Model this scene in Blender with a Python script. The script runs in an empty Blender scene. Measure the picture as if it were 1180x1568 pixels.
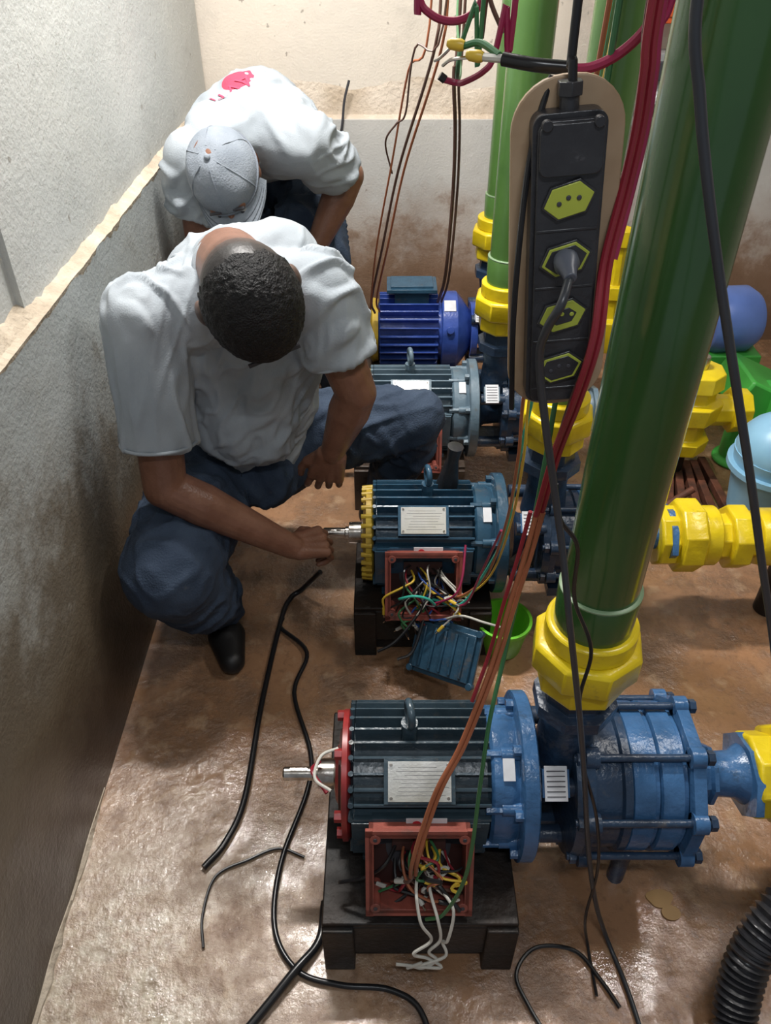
import bpy,bmesh,math,random
from mathutils import Vector as V, Matrix, noise
random.seed(7)
D=bpy.data; SC=bpy.context.scene
rad=math.radians
# ------------------------------------------------------------ materials
def nd(nt,t,**k):
    n=nt.nodes.new(t)
    for a,b in k.items(): setattr(n,a,b)
    return n
def mat(name,col,rough=.5,metal=0,col2=None,scale=8,bump=0,bscale=60,lo=.35,hi=.65,rough2=None,spec=None,emit=None,coat=0,detail=6,dirt=None):
    m=D.materials.new(name); m.use_nodes=True; nt=m.node_tree
    b=nt.nodes['Principled BSDF']
    b.inputs['Base Color'].default_value=(*col,1); b.inputs['Roughness'].default_value=rough
    b.inputs['Metallic'].default_value=metal
    if coat: b.inputs['Coat Weight'].default_value=coat; b.inputs['Coat Roughness'].default_value=.15
    if spec is not None: b.inputs['Specular IOR Level'].default_value=spec
    if emit: b.inputs['Emission Color'].default_value=(*emit[0],1); b.inputs['Emission Strength'].default_value=emit[1]
    tc=nd(nt,'ShaderNodeTexCoord')
    if col2 is None: col2=tuple(c*.8 for c in col)
    n=nd(nt,'ShaderNodeTexNoise'); n.inputs['Scale'].default_value=scale; n.inputs['Detail'].default_value=detail
    nt.links.new(tc.outputs['Object'],n.inputs['Vector'])
    r=nd(nt,'ShaderNodeValToRGB'); r.color_ramp.elements[0].position=lo; r.color_ramp.elements[1].position=hi
    r.color_ramp.elements[0].color=(*col,1); r.color_ramp.elements[1].color=(*col2,1)
    nt.links.new(n.outputs['Fac'],r.inputs['Fac']); out=r.outputs['Color']
    if dirt:
        nn=nd(nt,'ShaderNodeTexNoise'); nn.inputs['Scale'].default_value=dirt[1]; nn.inputs['Detail'].default_value=9; nn.inputs['Roughness'].default_value=.7
        nt.links.new(tc.outputs['Object'],nn.inputs['Vector'])
        mr=nd(nt,'ShaderNodeMapRange'); mr.inputs['From Min'].default_value=dirt[2]; mr.inputs['From Max'].default_value=dirt[2]+.12; mr.inputs['To Max'].default_value=dirt[3]
        nt.links.new(nn.outputs['Fac'],mr.inputs['Value'])
        mx=nd(nt,'ShaderNodeMixRGB'); nt.links.new(mr.outputs[0],mx.inputs[0]); nt.links.new(out,mx.inputs[1]); mx.inputs[2].default_value=(*dirt[0],1); out=mx.outputs[0]
    nt.links.new(out,b.inputs['Base Color'])
    if rough2 is not None:
        mr=nd(nt,'ShaderNodeMapRange'); mr.inputs['From Min'].default_value=lo; mr.inputs['From Max'].default_value=hi
        mr.inputs['To Min'].default_value=rough; mr.inputs['To Max'].default_value=rough2
        nt.links.new(n.outputs['Fac'],mr.inputs['Value']); nt.links.new(mr.outputs['Result'],b.inputs['Roughness'])
    if bump:
        n2=nd(nt,'ShaderNodeTexNoise'); n2.inputs['Scale'].default_value=bscale; n2.inputs['Detail'].default_value=5
        nt.links.new(tc.outputs['Object'],n2.inputs['Vector'])
        bp=nd(nt,'ShaderNodeBump'); bp.inputs['Strength'].default_value=bump; bp.inputs['Distance'].default_value=.01
        nt.links.new(n2.outputs['Fac'],bp.inputs['Height']); nt.links.new(bp.outputs['Normal'],b.inputs['Normal'])
    return m
M={}
dr=((.13,.11,.09),22,.57,.5)
M['slate']=mat('motor_slate_paint',(.046,.074,.096),.27,0,(.032,.054,.070),20,.12,90,dirt=dr)
M['teal']=mat('motor_teal_paint',(.032,.090,.150),.27,0,(.023,.064,.108),20,.12,90,dirt=dr)
M['ltblue']=mat('motor_lightblue_paint',(.14,.20,.25),.35,0,(.09,.14,.18),20,.12,90,dirt=dr)
M['royal']=mat('motor_royalblue_paint',(.04,.085,.36),.25,0,(.025,.06,.27),20,.1,90)
M['blue']=mat('pump_blue_paint',(.055,.15,.32),.24,0,(.03,.09,.20),14,.22,70,dirt=((.03,.04,.05),18,.57,.6))
M['blued']=mat('pump_dark_blue_paint',(.024,.055,.11),.30,0,(.02,.035,.065),14,.25,70,dirt=dr)
M['boxred']=mat('box_red_primer',(.34,.085,.06),.5,0,(.22,.06,.045),18,.1,90,dirt=((.10,.06,.05),20,.55,.6))
M['red']=mat('red_paint',(.36,.028,.028),.35,0,(.20,.02,.02),16)
M['dred']=mat('shaded_red_primer',(.05,.014,.011),.6)  # red primer darkened to carry the shadow inside the terminal box
M['steel']=mat('bare_steel',(.62,.59,.55),.24,1,(.40,.35,.30),40,.05)
M['plate']=mat('nameplate_metal',(.66,.65,.62),.32,.7,(.46,.44,.38),9,.05,200,rough2=.45)
M['engr']=mat('engraved_text',(.25,.25,.25),.5,.4)
M['label']=mat('white_label',(.70,.71,.74),.5,0,(.6,.6,.62),30)
M['ink']=mat('dark_ink',(.05,.05,.06),.6)
M['logo']=mat('logo_red_ink',(.6,.03,.05),.5)
M['yellow']=mat('yellow_paint',(.76,.58,.014),.28,0,(.62,.45,.01),12,.15,50,dirt=((.30,.20,.05),20,.60,.6))
M['oyel']=mat('yellow_primer',(.58,.40,.03),.5,0,(.38,.24,.03),12)
M['green']=mat('green_pvc',(.030,.092,.022),.18,0,(.022,.072,.018),5,.04,30,coat=.5,dirt=((.10,.14,.08),45,.66,.5))
M['green2']=mat('green_pvc_light',(.085,.185,.045),.25,0,(.06,.14,.035),5,.05,30,coat=.3,dirt=((.14,.18,.09),40,.64,.5))
M['greenr']=mat('pvc_glue_edge',(.20,.30,.17),.4)
M['black']=mat('black_plastic',(.022,.022,.025),.30,0,(.032,.032,.036),30,.1,120,dirt=((.13,.13,.135),60,.61,.45))
M['blackc']=mat('black_cable_rubber',(.013,.013,.015),.28)
M['greyc']=mat('grey_cable_rubber',(.038,.042,.05),.36)
M['plug']=mat('grey_plug',(.10,.11,.14),.4)
M['lime']=mat('lime_plastic',(.42,.48,.06),.45)
M['limeb']=mat('lime_bucket_plastic',(.18,.62,.04),.4)
M['board']=mat('tan_board',(.42,.30,.19),.55,0,(.33,.22,.13),14,.1,60)
M['redc']=mat('red_cable',(.26,.018,.03),.35)
M['magc']=mat('magenta_cable',(.32,.02,.075),.35)
M['orgc']=mat('orange_brown_cable',(.40,.13,.06),.4)
M['brnc']=mat('brown_cable',(.12,.06,.045),.45)
M['grnc']=mat('green_wire',(.04,.16,.06),.4)
M['cyc']=mat('cyan_wire',(.05,.5,.38),.4)
M['whc']=mat('white_wire',(.60,.58,.52),.5)
M['yelt']=mat('yellow_terminal',(.75,.5,.05),.4)
M['bluec']=mat('blue_wire',(.03,.10,.4),.4)
M['concrete']=mat('plinth_concrete',(.08,.055,.04),.5,0,(.04,.03,.025),9,.4,40,rough2=.25)
M['dsteel']=mat('dark_steel_base',(.010,.010,.010),.5,0,(.022,.014,.010),12,.3,60,spec=.3)
M['rust']=mat('rusty_steel',(.16,.055,.03),.7,.3,(.07,.03,.02),20,.4,60)
M['orange']=mat('orange_box_paint',(.75,.13,.03),.45)
M['grey']=mat('grey_plastic',(.35,.36,.36),.5)
M['babyblue']=mat('light_blue_paint',(.25,.48,.66),.35,0,(.2,.4,.58),10)
M['peri']=mat('blue_cover_paint',(.14,.24,.64),.35)
M['ggreen']=mat('bright_green_paint',(.06,.40,.06),.4)
M['skin']=mat('skin',(.225,.105,.066),.36,0,(.175,.076,.046),25,.15,180)
M['boot']=mat('black_boot_leather',(.010,.009,.009),.5)
M['capg']=mat('cap_grey_cotton',(.27,.30,.345),.85,0,(.20,.23,.27),15,.25,250)
M['capd']=mat('cap_seam_cotton',(.18,.20,.235),.85,0,(.14,.16,.19),15,.25,250)
M['eye']=mat('eye',(.5,.48,.45),.2); M['lip']=mat('lips',(.22,.07,.06),.5)
M['leaf']=mat('dry_leaf',(.42,.25,.10),.6)
M['lamp']=mat('lamp_tube',(1,1,1),.5,emit=((1,.97,.92),6))
M['cwhite']=mat('lamp_housing',(.8,.8,.8),.5)
M['pink']=mat('shirt_print_pink',(.62,.06,.13),.8)

def shirt_mat(name,logo=None):
    m=mat(name,(.38,.415,.45),.88,0,(.31,.345,.38),5,.15,300)
    if logo:
        nt=m.node_tree; b=nt.nodes['Principled BSDF']; src=b.inputs['Base Color'].links[0].from_socket
        geo=nd(nt,'ShaderNodeTexCoord'); vm=nd(nt,'ShaderNodeVectorMath',operation='DISTANCE'); vm.inputs[1].default_value=logo
        nt.links.new(geo.outputs['Object'],vm.inputs[0])
        def lt(v):
            l=nd(nt,'ShaderNodeMath',operation='LESS_THAN'); nt.links.new(vm.outputs['Value'],l.inputs[0]); l.inputs[1].default_value=v; return l
        a=lt(.062)
        wv=nd(nt,'ShaderNodeTexVoronoi'); wv.inputs['Scale'].default_value=26; nt.links.new(geo.outputs['Object'],wv.inputs['Vector'])
        g=nd(nt,'ShaderNodeMath',operation='GREATER_THAN'); nt.links.new(wv.outputs['Distance'],g.inputs[0]); g.inputs[1].default_value=.22
        mu=nd(nt,'ShaderNodeMath',operation='MULTIPLY'); nt.links.new(a.outputs[0],mu.inputs[0]); nt.links.new(g.outputs[0],mu.inputs[1])
        mx=nd(nt,'ShaderNodeMixRGB'); nt.links.new(mu.outputs[0],mx.inputs[0]); nt.links.new(src,mx.inputs[1]); mx.inputs[2].default_value=(.55,.05,.10,1)
        nt.links.new(mx.outputs[0],b.inputs['Base Color'])
    return m
M['shirt']=shirt_mat('grey_tshirt_cotton'); M['shirt2']=shirt_mat('grey_tshirt_printed',(-.435,2.545,1.275))
M['jeans']=mat('denim',(.022,.038,.070),.85,0,(.038,.060,.100),9,.3,220,dirt=((.17,.16,.15),12,.64,.5))
M['hair']=mat('buzz_cut_hair',(.005,.005,.006),.5,0,(.009,.008,.009),60,.55,300,spec=.3)
def scalp_mat():
    m=mat('skin_with_hair_fade',(.225,.105,.066),.45,0,(.175,.076,.046),25,.12,180)
    nt=m.node_tree;b=nt.nodes['Principled BSDF'];src=b.inputs['Base Color'].links[0].from_socket
    tc=nd(nt,'ShaderNodeTexCoord');sx=nd(nt,'ShaderNodeSeparateXYZ');nt.links.new(tc.outputs['Object'],sx.inputs[0])
    my=nd(nt,'ShaderNodeMath',operation='MAXIMUM');nt.links.new(sx.outputs['Y'],my.inputs[0]);my.inputs[1].default_value=-.02
    ml=nd(nt,'ShaderNodeMath',operation='MULTIPLY_ADD');nt.links.new(my.outputs[0],ml.inputs[0]);ml.inputs[1].default_value=-.6;nt.links.new(sx.outputs['Z'],ml.inputs[2])
    mr=nd(nt,'ShaderNodeMapRange');nt.links.new(ml.outputs[0],mr.inputs['Value']);mr.inputs['From Min'].default_value=-.07;mr.inputs['From Max'].default_value=.04
    mx=nd(nt,'ShaderNodeMixRGB');nt.links.new(mr.outputs[0],mx.inputs[0]);nt.links.new(src,mx.inputs[1]);mx.inputs[2].default_value=(.015,.012,.012,1)
    nt.links.new(mx.outputs[0],b.inputs['Base Color'])
    return m
M['scalp']=scalp_mat()

# ------------------------------------------------------------ mesh builder
def frame(d):
    return V(d).normalized().to_track_quat('Z','Y').to_matrix().to_4x4()
class B:
    def __init__(s): s.bm=bmesh.new(); s.mats=[]
    def mi(s,m):
        m=M[m]
        if m not in s.mats: s.mats.append(m)
        return s.mats.index(m)
    def tag(s,verts,m):
        i=s.mi(m)
        for f in {f for v in verts for f in v.link_faces}: f.material_index=i
    def cyl(s,p1,p2,r1,m,r2=None,seg=28,spin=0):
        p1=V(p1);p2=V(p2)
        mt=Matrix.Translation((p1+p2)/2)@frame(p2-p1)@Matrix.Rotation(spin,4,'Z')
        r=bmesh.ops.create_cone(s.bm,cap_ends=True,segments=seg,radius1=r1,radius2=r1 if r2 is None else r2,depth=(p2-p1).length,matrix=mt)
        s.tag(r['verts'],m)
    def box(s,c,d,m,rot=None):
        mt=Matrix.Translation(c)@(rot.to_4x4() if rot else Matrix())@Matrix.Diagonal((*d,1))
        r=bmesh.ops.create_cube(s.bm,size=1,matrix=mt); s.tag(r['verts'],m)
    def sph(s,c,r3,m,rot=None,u=24,v=14):
        if not hasattr(r3,'__len__'): r3=(r3,)*3
        mt=Matrix.Translation(c)@(rot.to_4x4() if rot else Matrix())@Matrix.Diagonal((*r3,1))
        r=bmesh.ops.create_uvsphere(s.bm,u_segments=u,v_segments=v,radius=1,matrix=mt); s.tag(r['verts'],m)
    def rings(s,rings,m,cap=True,closed=False):
        bm=s.bm; i=s.mi(m); vs=[[bm.verts.new(p) for p in r] for r in rings]
        n=len(vs[0]); prs=list(zip(vs,vs[1:]))
        if closed: prs.append((vs[-1],vs[0]))
        for a,b in prs:
            for k in range(n):
                f=bm.faces.new((a[k],a[(k+1)%n],b[(k+1)%n],b[k])); f.material_index=i
        if cap and not closed:
            f=bm.faces.new(vs[0][::-1]); f.material_index=i
            f=bm.faces.new(vs[-1]); f.material_index=i
    def lathe(s,o,d,prof,m,seg=40,spin=0):
        F=Matrix.Translation(o)@frame(d)
        s.rings([[F@V((r*math.cos(2*math.pi*k/seg+spin),r*math.sin(2*math.pi*k/seg+spin),h)) for k in range(seg)] for h,r in prof],m)
    def tor(s,c,d,R,r,m,seg=28,sg=10):
        F=Matrix.Translation(c)@frame(d)
        s.rings([[F@V(((R+r*math.cos(b))*math.cos(a),(R+r*math.cos(b))*math.sin(a),r*math.sin(b))) for b in [2*math.pi*j/sg for j in range(sg)]] for a in [2*math.pi*k/seg for k in range(seg)]],m,closed=True)
    def tube(s,pts,r,m,seg=8,sub=7,rf=None):
        P=[V(p) for p in pts]; P=[P[0]*2-P[1]]+P+[P[-1]*2-P[-2]]; C=[]
        for i in range(1,len(P)-2):
            a,b,c,d=P[i-1:i+3]
            for k in range(sub):
                t=k/sub
                C.append(.5*((2*b)+(c-a)*t+(2*a-5*b+4*c-d)*t*t+(3*b-a-3*c+d)*t**3))
        C.append(P[-2]); up=V((.13,.31,.94)); R=[]
        N=None
        for i,p in enumerate(C):
            t=(C[min(i+1,len(C)-1)]-C[max(i-1,0)]).normalized()
            if N is None: N=t.cross(up).normalized()
            N=(N-t*N.dot(t)).normalized(); Bn=t.cross(N)
            rr=rf(i) if rf else r
            R.append([p+(N*math.cos(2*math.pi*k/seg)+Bn*math.sin(2*math.pi*k/seg))*rr for k in range(seg)])
        s.rings(R,m)
    def prism(s,pts,F,h,m):
        i=s.mi(m); bm=s.bm
        a=[bm.verts.new(F@V((x,y,0))) for x,y in pts]; b=[bm.verts.new(F@V((x,y,h))) for x,y in pts]
        n=len(pts)
        for k in range(n):
            f=bm.faces.new((a[k],a[(k+1)%n],b[(k+1)%n],b[k])); f.material_index=i
        f=bm.faces.new(a[::-1]); f.material_index=i
        f=bm.faces.new(b); f.material_index=i
    def done(s,name,loc=(0,0,0),bevel=0,ang=38,parent=None,rot=None):
        bmesh.ops.recalc_face_normals(s.bm,faces=s.bm.faces[:])
        me=D.meshes.new(name); s.bm.to_mesh(me); s.bm.free()
        for m in s.mats: me.materials.append(m)
        me.polygons.foreach_set('use_smooth',[True]*len(me.polygons))
        me.set_sharp_from_angle(angle=rad(ang))
        o=D.objects.new(name,me); SC.collection.objects.link(o); o.location=loc
        if rot: o.rotation_euler=rot
        if parent: o.parent=parent
        if bevel:
            b=o.modifiers.new('bevel','BEVEL'); b.width=bevel; b.segments=2; b.limit_method='ANGLE'; b.angle_limit=rad(40); b.harden_normals=False
        return o
def empty(name,loc=(0,0,0),rot=None):
    e=D.objects.new(name,None); SC.collection.objects.link(e); e.location=loc; e.empty_display_size=.1
    if rot: e.rotation_euler=rot
    return e

# ------------------------------------------------------------ room
XW=-.67; YB=3.4; ZC=2.85; XR=2.6; Y0=-1.6
def tools(nt):
    tc=nd(nt,'ShaderNodeTexCoord');L=nt.links.new
    def N(sc,dt=6,dist=0,ro=.5):
        n=nd(nt,'ShaderNodeTexNoise');n.inputs['Scale'].default_value=sc;n.inputs['Detail'].default_value=dt;n.inputs['Distortion'].default_value=dist;n.inputs['Roughness'].default_value=ro;L(tc.outputs['Object'],n.inputs['Vector']);return n.outputs['Fac']
    def rng(src,a,c,t0=0,t1=1):
        r=nd(nt,'ShaderNodeMapRange');L(src,r.inputs['Value']);r.inputs['From Min'].default_value=a;r.inputs['From Max'].default_value=c;r.inputs['To Min'].default_value=t0;r.inputs['To Max'].default_value=t1;return r.outputs[0]
    def mix(f,a,c):
        x=nd(nt,'ShaderNodeMixRGB');L(f,x.inputs[0])
        for i,q in ((1,a),(2,c)):
            if isinstance(q,tuple): x.inputs[i].default_value=(*q,1)
            else: L(q,x.inputs[i])
        return x.outputs[0]
    def mad(a,k,c):
        x=nd(nt,'ShaderNodeMath',operation='MULTIPLY_ADD');L(a,x.inputs[0])
        if hasattr(k,'links'): L(k,x.inputs[1])
        else: x.inputs[1].default_value=k
        if hasattr(c,'links'): L(c,x.inputs[2])
        else: x.inputs[2].default_value=c
        return x.outputs[0]
    sx=nd(nt,'ShaderNodeSeparateXYZ');L(tc.outputs['Object'],sx.inputs[0])
    return L,N,rng,mix,mad,sx
def wall_mat(name,base,top,bot,dirt,dirt2,patch=.35):
    m=D.materials.new(name);m.use_nodes=True;nt=m.node_tree;b=nt.nodes['Principled BSDF'];b.inputs['Roughness'].default_value=.7
    L,N,rng,mix,mad,sx=tools(nt)
    n1=N(2.0,6);n2=N(7,9,.2,.65);n3=N(30,5);n5=N(13,8,0,.7)
    c=mix(rng(n1,.35,.7),base,tuple(x*y for x,y in zip(base,(.84,.86,.88))))
    c=mix(rng(n2,.58,.70,0,patch),c,tuple(x*.6 for x in base))
    c=mix(rng(n3,.69,.72,0,.6),c,(.18,.15,.12))
    h=mad(n2,-.45,sx.outputs['Z']);h=mad(n1,-.40,h)
    c=mix(rng(h,top+.10-.42,bot-.42,0,.85),c,dirt)
    q=mad(n5,-.9,h)
    c=mix(rng(q,top-.42-.45-.05,top-.42-.45-.28,0,.75),c,tuple(.45*x+.55*y for x,y in zip(dirt,dirt2)))
    c=mix(rng(h,bot+.06-.42,bot-.22-.42,0,.92),c,dirt2)
    L(c,b.inputs['Base Color'])
    L(rng(h,top-.5,bot-.5,.75,.32),b.inputs['Roughness'])
    bp=nd(nt,'ShaderNodeBump');bp.inputs['Strength'].default_value=.5;bp.inputs['Distance'].default_value=.01
    L(mad(N(120,4),.3,n2),bp.inputs['Height']);L(bp.outputs['Normal'],b.inputs['Normal'])
    return m
M['wall_lo']=wall_mat('plaster_wall_lower',(.37,.39,.385),.86,.36,(.20,.155,.095),(.040,.026,.018))
M['wall_up']=wall_mat('plaster_wall_upper',(.55,.56,.54),-.4,-.8,(.3,.2,.13),(.1,.06,.04))
M['wall_bup']=wall_mat('plaster_back_upper',(.80,.71,.61),-.6,-.9,(.3,.2,.13),(.1,.06,.04))
M['wall_blo']=wall_mat('plaster_back_lower',(.58,.56,.53),.62,.30,(.34,.21,.13),(.15,.085,.05))
M['ledge']=mat('exposed_ledge_mortar',(.56,.48,.38),.85,0,(.40,.33,.25),14,.8,60)
M['ledge2']=mat('stained_mortar_band',(.70,.60,.50),.85,0,(.50,.40,.30),6,.8,60)
M['ceil']=mat('ceiling_plaster',(.30,.29,.27),.8)
M['wall_r']=mat('right_wall_plaster',(.30,.27,.23),.8)
def floor_mat():
    m=D.materials.new('wet_concrete_floor');m.use_nodes=True;nt=m.node_tree;b=nt.nodes['Principled BSDF']
    L,N,rng,mix,mad,sx=tools(nt)
    a=N(2.2,9,0,.6);c2=N(5,10,0,.66);c3=N(38,6,0,.7);c4=N(14,8,0,.6)
    base=mix(rng(a,.38,.62),(.40,.215,.115),(.27,.145,.075))
    base=mix(rng(c2,.46,.64,0,.75),base,(.15,.082,.045))
    base=mix(rng(c4,.56,.66,0,.55),base,(.50,.33,.20))
    base=mix(rng(c3,.52,.66,0,.5),base,(.17,.10,.06))
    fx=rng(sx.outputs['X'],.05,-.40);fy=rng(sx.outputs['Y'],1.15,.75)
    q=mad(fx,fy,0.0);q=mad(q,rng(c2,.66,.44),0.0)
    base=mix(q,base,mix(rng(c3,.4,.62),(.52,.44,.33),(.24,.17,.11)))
    L(base,b.inputs['Base Color'])
    L(rng(c2,.40,.60,.10,.40),b.inputs['Roughness'])
    b.inputs['Specular IOR Level'].default_value=.8
    b.inputs['Coat Weight'].default_value=1.0;L(rng(a,.42,.62,.03,.22),b.inputs['Coat Roughness'])
    # fine pitted relief, drowned (smooth) where the water film is thicker
    bp=nd(nt,'ShaderNodeBump');bp.inputs['Distance'].default_value=.010
    L(rng(c2,.40,.58,.18,.75),bp.inputs['Strength'])
    L(mad(N(60,7,0,.62),.6,mad(c4,1.2,0.0)),bp.inputs['Height']);L(bp.outputs['Normal'],b.inputs['Normal']);L(bp.outputs['Normal'],b.inputs['Coat Normal'])
    return m
M['floor']=floor_mat()
def slab(name,x0,x1,y0,y1,z0,z1,m):
    b=B();b.box(((x0+x1)/2,(y0+y1)/2,(z0+z1)/2),(x1-x0,y1-y0,z1-z0),m);return b.done(name)
slab('floor',XW-.3,XR,Y0,YB+.2,-.1,0,'floor')
slab('ceiling',XW-.3,XR,Y0,YB+.2,ZC,ZC+.1,'ceil')
slab('wall_right',XR,XR+.1,Y0,YB+.2,0,ZC,'wall_r')
b=B()
YS=1.43
b.box((XW-.040-.10,(Y0+YS)/2,1.9),(.20,YS-Y0,1.92),'wall_up')
b.box((XW-.026-.10,(YS+YB)/2,1.9),(.20,YB-YS,1.92),'wall_up')
b.box((XW-.10,(Y0+YB)/2,.515),(.20,YB-Y0,1.03),'wall_lo')
b.done('wall_left')
b=B();R=[]
for i in range(200):
    y=Y0+(YB-Y0)*i/199;c=V((0,y,0));near_=y<YS
    w=(.041 if near_ else .027);e=.002+.004*noise.noise(c*9)+.003*noise.noise(c*31)
    h=(.030+.02*noise.noise(c*12)+.010*noise.noise(c*40)) if near_ else .008+.012*noise.noise(c*12)+.006*noise.noise(c*40)
    R.append([V((XW-w-.01,y,1.0)),V((XW+e-.004,y,1.012+.014*noise.noise(c*20))),V((XW+e,y,1.03)),V((XW-w*.35,y,1.034+.004*noise.noise(c*30))),V((XW-w+.004,y,1.034+h)),V((XW-w-.01,y,1.04+h))])
b.rings(R,'ledge');b.done('trim_left',ang=25)
b=B()
b.box(((XW+XR)/2,YB+.15,1.9),(XR-XW+.4,.2,1.92),'wall_bup')
b.box(((XW+XR)/2,YB+.10,.475),(XR-XW+.4,.2,.95),'wall_blo')
b.done('wall_back')
b=B();R=[]
for i in range(161):
    x=XW+.0+(XR-XW)*i/160;q=V((x,0,0))
    R.append([V((x,YB+.06,.93)),V((x,YB+.002,.940+.004*noise.noise(q*9))),V((x,YB+.035+.006*noise.noise(q*13),.962)),V((x,YB+.042+.004*noise.noise(q*11),1.04+.02*noise.noise(q*5))),V((x,YB+.055,1.09+.05*noise.noise(q*4)+.015*noise.noise(q*19)))])
b.rings(R,'ledge2');b.done('trim_back',ang=25)
b=B();R=[]
for i in range(121):
    y=Y0+(1.05-Y0)*i/120;q=V((0,y,0));w=(.012+.014*noise.noise(q*6)+.008*noise.noise(q*25))*min(1,(1.06-y)*3)
    R.append([V((XW-.02,y,-.02)),V((XW+w,y,-.005)),V((XW+w*.8,y,.005)),V((XW+.002,y,.012+.012*noise.noise(q*8))),V((XW-.02,y,.02))])
b.rings(R,'ledge');b.done('baseboard_left',ang=25)

# ------------------------------------------------------------ motors
def edir(e): e=rad(e); return V((0,-math.cos(e),math.sin(e)))
def rotx_to(e): # local z -> edir(e), local x -> world x
    n=edir(e); x=V((1,0,0)); y=n.cross(x)
    return Matrix((x,y,n)).transposed()
def motor(loc,body,bell,openbox=True,end='red',eb=.05):
    b=B(); L0,L1=-.068,.196; Lc=(L0+L1)/2; Ln=L1-L0
    b.lathe((L0,0,0),(1,0,0),[(0,.10),(.008,.113),(Ln-.005,.113),(Ln,.118)],body,48)
    e=-58
    while e<240:
        n=edir(e)
        if not(-30<e<20):
            b.box(V((Lc+.004,0,0))+n*.127,(Ln-.012,.0045,.034),body,rotx_to(e))
            b.cyl(V((L0+.004,0,0))+n*.112,V((L0+.004,0,0))+n*.1435,.0052,body,seg=8)
        e+=11.5
    b.box(V((Lc,0,0))+edir(-4)*.118,(Ln*.96,.12,.03),body,rotx_to(-4))
    R=rotx_to(52);n=edir(52);c=V((.062,0,0))+n*.136
    b.box(c,(.13,.080,.028),body,R); b.box(c+n*.0155,(.115,.070,.002),'plate',R)
    for sx in(-1,1):
        for sy in(-1,1): b.cyl(c+n*.016+R@V((sx*.052,sy*.029,0)),c+n*.019+R@V((sx*.052,sy*.029,0)),.003,'steel',seg=8)
    for k in range(8): b.box(c+n*.0167+R@V((-.004+.006*(k%3),.025-.007*k,0)),(.09 if k%2 else .07,.0010,.0004),'engr',R)
    R=rotx_to(20);n=edir(20);c=V((.075,0,0))+n*.146
    b.box(c-n*.012,(.20,.02,.02),body,R)
    b.box(c,(.075,.026,.003),'label',R);b.cyl(c+R@V((-.018,0,.001)),c+R@V((-.018,0,.0025)),.009,'logo',seg=18);b.box(c+R@V((.012,0,.0018)),(.03,.006,.001),'ink',R)
    b.cyl((eb,0,.10),(eb,0,.155),.017,body,r2=.013);b.cyl((eb,0,.15),(eb,0,.168),.016,body,seg=20)
    b.tor((eb,0,.194),(1,.15,0),.022,.0075,body)
    b.lathe((L1,0,0),(1,0,0),[(0,.128),(.006,.134),(.036,.134),(.052,.128),(.054,.13)],bell,48)
    b.lathe((.25,0,0),(1,0,0),[(0,.158),(.003,.164),(.028,.164),(.031,.160),(.031,.10)],bell,56)
    for k in range(8):
        a=2*math.pi*k/8+.3;q=V((0,math.cos(a),math.sin(a)))
        b.cyl(V((.215,0,0))+q*.128,V((.25,0,0))+q*.128,.013,bell,seg=14);b.cyl(V((.236,0,0))+q*.149,V((.252,0,0))+q*.149,.010,bell,seg=6)
        b.cyl(V((.185,0,0))+q*.131,V((.215,0,0))+q*.131,.008,bell,seg=6)
    R=rotx_to(60);n=edir(60);b.box(V((.228,0,0))+n*.1345,(.022,.04,.003),'label',R)
    if end=='red':
        b.lathe((L0,0,0),(-1,0,0),[(-.002,.118),(.004,.126),(.014,.126),(.016,.110),(.010,.102),(.018,.07),(.030,.05)],'red',40)
        b.lathe((L0,0,0),(-1,0,0),[(.01,.09),(.022,.086),(.022,.05)],'dred',40)
        for k in range(6):
            a=math.pi/4+k*math.pi/3;q=V((0,math.cos(a),math.sin(a)));b.cyl(V((L0-.012,0,0))+q*.114,V((L0-.028,0,0))+q*.114,.011,'red',seg=6)
    elif end=='yellow':
        b.lathe((L0,0,0),(-1,0,0),[(-.002,.118),(.004,.127),(.018,.127),(.022,.10),(.03,.04)],'oyel',40)
        for k in range(30):
            a=k*2*math.pi/30;q=V((0,math.cos(a),math.sin(a)))
            b.cyl(V((L0-.002,0,0))+q*.125,V((L0-.03,0,0))+q*.122,.0065,'oyel',seg=8)
    b.lathe((L0-.016,0,0),(-1,0,0),[(0,.048),(.014,.046),(.018,.03),(.050,.029),(.052,.02)],'steel',28)
    b.lathe((L0-.054,0,0),(-1,0,0),[(0,.0165),(.022,.0165),(.024,.0135),(.080,.0135),(.083,.011)],'steel',24)
    b.box((L0-.105,0,.0135),(.035,.006,.003),'steel')
    for x in(-.02,.15):
        b.box((x,0,-.118),(.05,.23,.014),body)
        for sy in(-1,1):
            b.box((x,sy*.085,-.095),(.045,.02,.05),body);b.cyl((x,sy*.10,-.113),(x,sy*.10,-.102),.011,'steel',seg=6)
    o=b.done('electric_motor',loc,.0012)
    t=B();W,Hh,Dp=.185,.175,.075;th=.009
    for sx in(-1,1):
        t.box((sx*(W/2-th/2),0,0),(th,Hh,Dp),'boxred');t.box((sx*(W/2-.001),0,Dp/2-.004),(.014,Hh+.014,.008),'boxred')
    for sy in(-1,1):
        t.box((0,sy*(Hh/2-th/2),0),(W,th,Dp),'boxred');t.box((0,sy*(Hh/2-.001),Dp/2-.004),(W+.012,.014,.008),'boxred')
    t.box((0,0,-Dp/2+.004),(W-.01,Hh-.01,.008),'dred')  # back plate in the darkened red, box shadow painted in
    t.cyl((.0,.01,-Dp/2+.006),(.0,.01,-Dp/2+.010),.062,'ink',seg=28)
    t.box((0,.035,-Dp/2+.02),(.10,.035,.025),'dred')
    t.cyl((0,-Hh/2-.018,-.01),(0,-Hh/2+.002,-.01),.02,'boxred',seg=18)
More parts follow.
